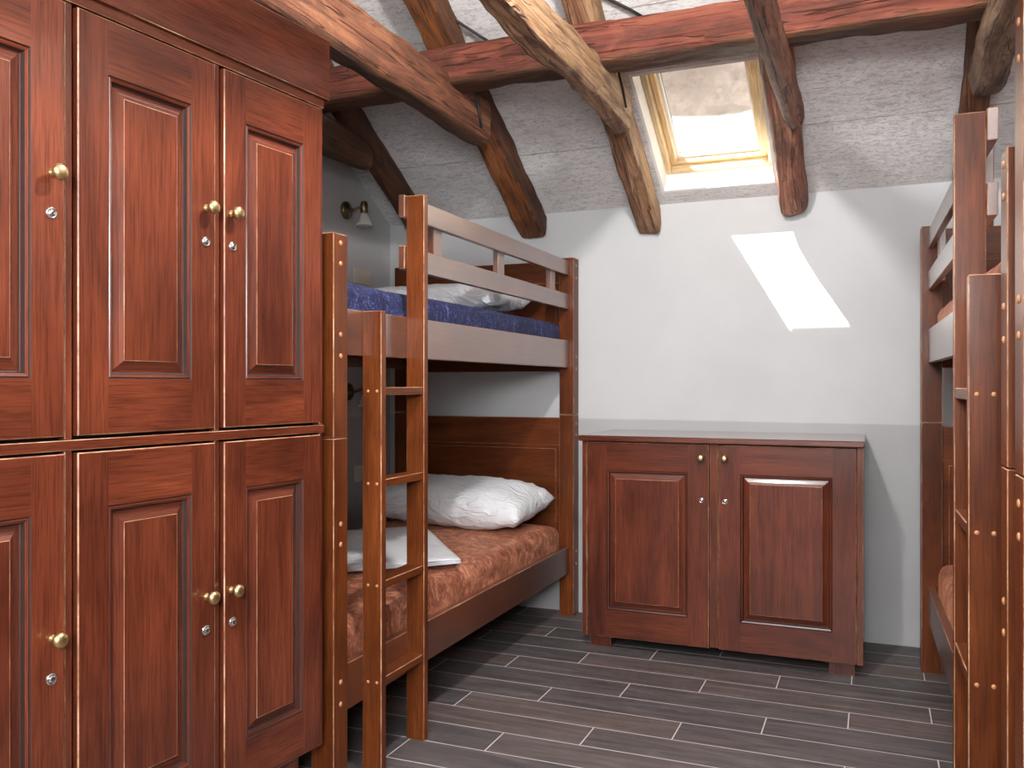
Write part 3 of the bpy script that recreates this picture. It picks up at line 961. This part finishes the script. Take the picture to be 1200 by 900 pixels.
# --------------------------------------------------------------- wall lamps
def wall_lamp(y, z, label):
    R = empty('wall_lamp', (XL, y, z))
    tag(R, label, 'lamp', 'wall reading lamps')
    Mx = Matrix(((0, 0, 1, 0), (0, 1, 0, 0), (-1, 0, 0, 0), (0, 0, 0, 1)))   # lathe axis -> +x
    bm = bmesh.new()
    lathe(bm, [(0.045, 0.0), (0.045, 0.010), (0.038, 0.018), (0.012, 0.022), (0.010, 0.030)], 30, 0, Mx)
    make('wall_plate', bm, ABRASS, R, True)
    bm = bmesh.new()
    tube(bm, [(0.024, 0, 0.0), (0.050, 0.010, 0.004), (0.075, 0.026, 0.016), (0.082, 0.036, 0.026)], 0.007)
    make('arm', bm, ABRASS, R, True)
    Md = Matrix(((1, 0, 0, 0.084), (0, 1, 0, 0.040), (0, 0, 1, -0.004), (0, 0, 0, 1)))
    bm = bmesh.new()
    lathe(bm, [(0.006, 0.052), (0.014, 0.050), (0.019, 0.040), (0.019, -0.008), (0.016, -0.012)][::-1], 24, 0, Md)
    make('socket_cup', bm, ABRASS, R, True)
    bm = bmesh.new()
    lathe(bm, [(0.017, -0.008), (0.022, -0.022), (0.030, -0.040), (0.039, -0.062), (0.043, -0.074), (0.040, -0.074), (0.027, -0.040), (0.015, -0.012)][::-1], 28, 0, Md)
    make('lamp_shade', bm, FROST, R, True)
wall_lamp(3.785, 2.035, 'small brass wall lamp with frosted shade above the upper left bunk')
wall_lamp(3.800, 1.115, 'small brass wall lamp above the lower left bunk, half hidden by the ladder')

def socket(y, z, w, label):
    R = empty('wall_socket', (XL, y, z))
    tag(R, label, 'socket', 'cream wall sockets')
    boxes('cover_plate', [((0.0005, -w / 2, -0.042), (0.010, w / 2, 0.042))], CREAM, R, 0.003)
    boxes('outlet', [((0.0102, -0.026, -0.026), (0.013, 0.026, 0.026))], CREAM, R, 0.002)
socket(3.93, 1.715, 0.155, 'cream wall socket just above the navy blue mattress')
socket(3.90, 0.690, 0.085, 'cream wall socket beside the pillow of the lower left bunk')

# ------------------------------------------------------------------ camera
cam = bpy.data.cameras.new('camera')
co = bpy.data.objects.new('camera', cam)
COL.objects.link(co)
F = 1027.0
cam.sensor_width = 36.0
cam.lens = 36.0 * F / 1200.0
cam.shift_y = 1.0 / 1200.0
cam.clip_start = 0.02
co.location = (0, 0, 1.15)
co.rotation_euler = (PI / 2, 0, math.atan2(425.0, F))
S.camera = co

# ------------------------------------------------------------------ light
def lamp(name, typ, loc, energy, color=(1, 1, 1), **kw):
    l = bpy.data.lights.new(name, typ)
    l.energy = energy
    l.color = color
    for k, v in kw.items():
        setattr(l, k, v)
    o = bpy.data.objects.new(name, l)
    COL.objects.link(o)
    o.location = loc
    return o
sd = Vector((1.244, 1.0, -2.70)).normalized()
sun = lamp('sun', 'SUN', (-3, -2, 8), 110.0, (1.0, 0.96, 0.90), angle=math.radians(0.53))
sun.rotation_euler = sd.to_track_quat('-Z', 'Y').to_euler()
lamp('ceiling_bulb', 'POINT', (-0.60, 1.75, 2.50), 125.0, (1.0, 0.985, 0.968), shadow_soft_size=0.05)
back = lamp('rear_slope_fill', 'AREA', (-0.55, -0.85, zc(-0.85) - 0.03), 70.0, (0.96, 0.98, 1.0), shape='RECTANGLE', size=1.6, size_y=1.1)  # added fill light under the rear slope, no roof opening there
back.rotation_euler = (ANG, 0, 0)
lamp('camera_fill', 'POINT', (-0.08, -0.10, 1.45), 40.0, (1.0, 1.0, 1.0), shadow_soft_size=0.22)  # added fill light beside the camera, no lamp stands here
wall_fill = lamp('rear_wall_fill', 'AREA', (0.0, YF + 0.05, 1.75), 150.0, (0.97, 0.985, 1.0), shape='RECTANGLE', size=1.5, size_y=0.5)  # added fill light on the front wall, no window behind it
wall_fill.rotation_euler = (math.radians(95), 0, math.radians(12))

w = bpy.data.worlds.new('sky')
S.world = w
w.use_nodes = True
nt = w.node_tree
nt.nodes.clear()
sky = nt.nodes.new('ShaderNodeTexSky')
sky.sky_type = 'NISHITA'
sky.sun_disc = False
sky.sun_elevation = math.radians(60)
sky.sun_rotation = math.radians(220)
bg = nt.nodes.new('ShaderNodeBackground')
bg.inputs[1].default_value = 0.08
wo = nt.nodes.new('ShaderNodeOutputWorld')
nt.links.new(sky.outputs[0], bg.inputs[0])
nt.links.new(bg.outputs[0], wo.inputs[0])

S.view_settings.view_transform = 'Standard'
S.view_settings.look = 'None'
S.view_settings.exposure = 0.0
S.view_settings.gamma = 1.0
S.view_settings.use_curve_mapping = False
S.cycles.use_denoising = True
S.cycles.max_bounces = 10
S.cycles.diffuse_bounces = 6
S.cycles.sample_clamp_indirect = 6.0
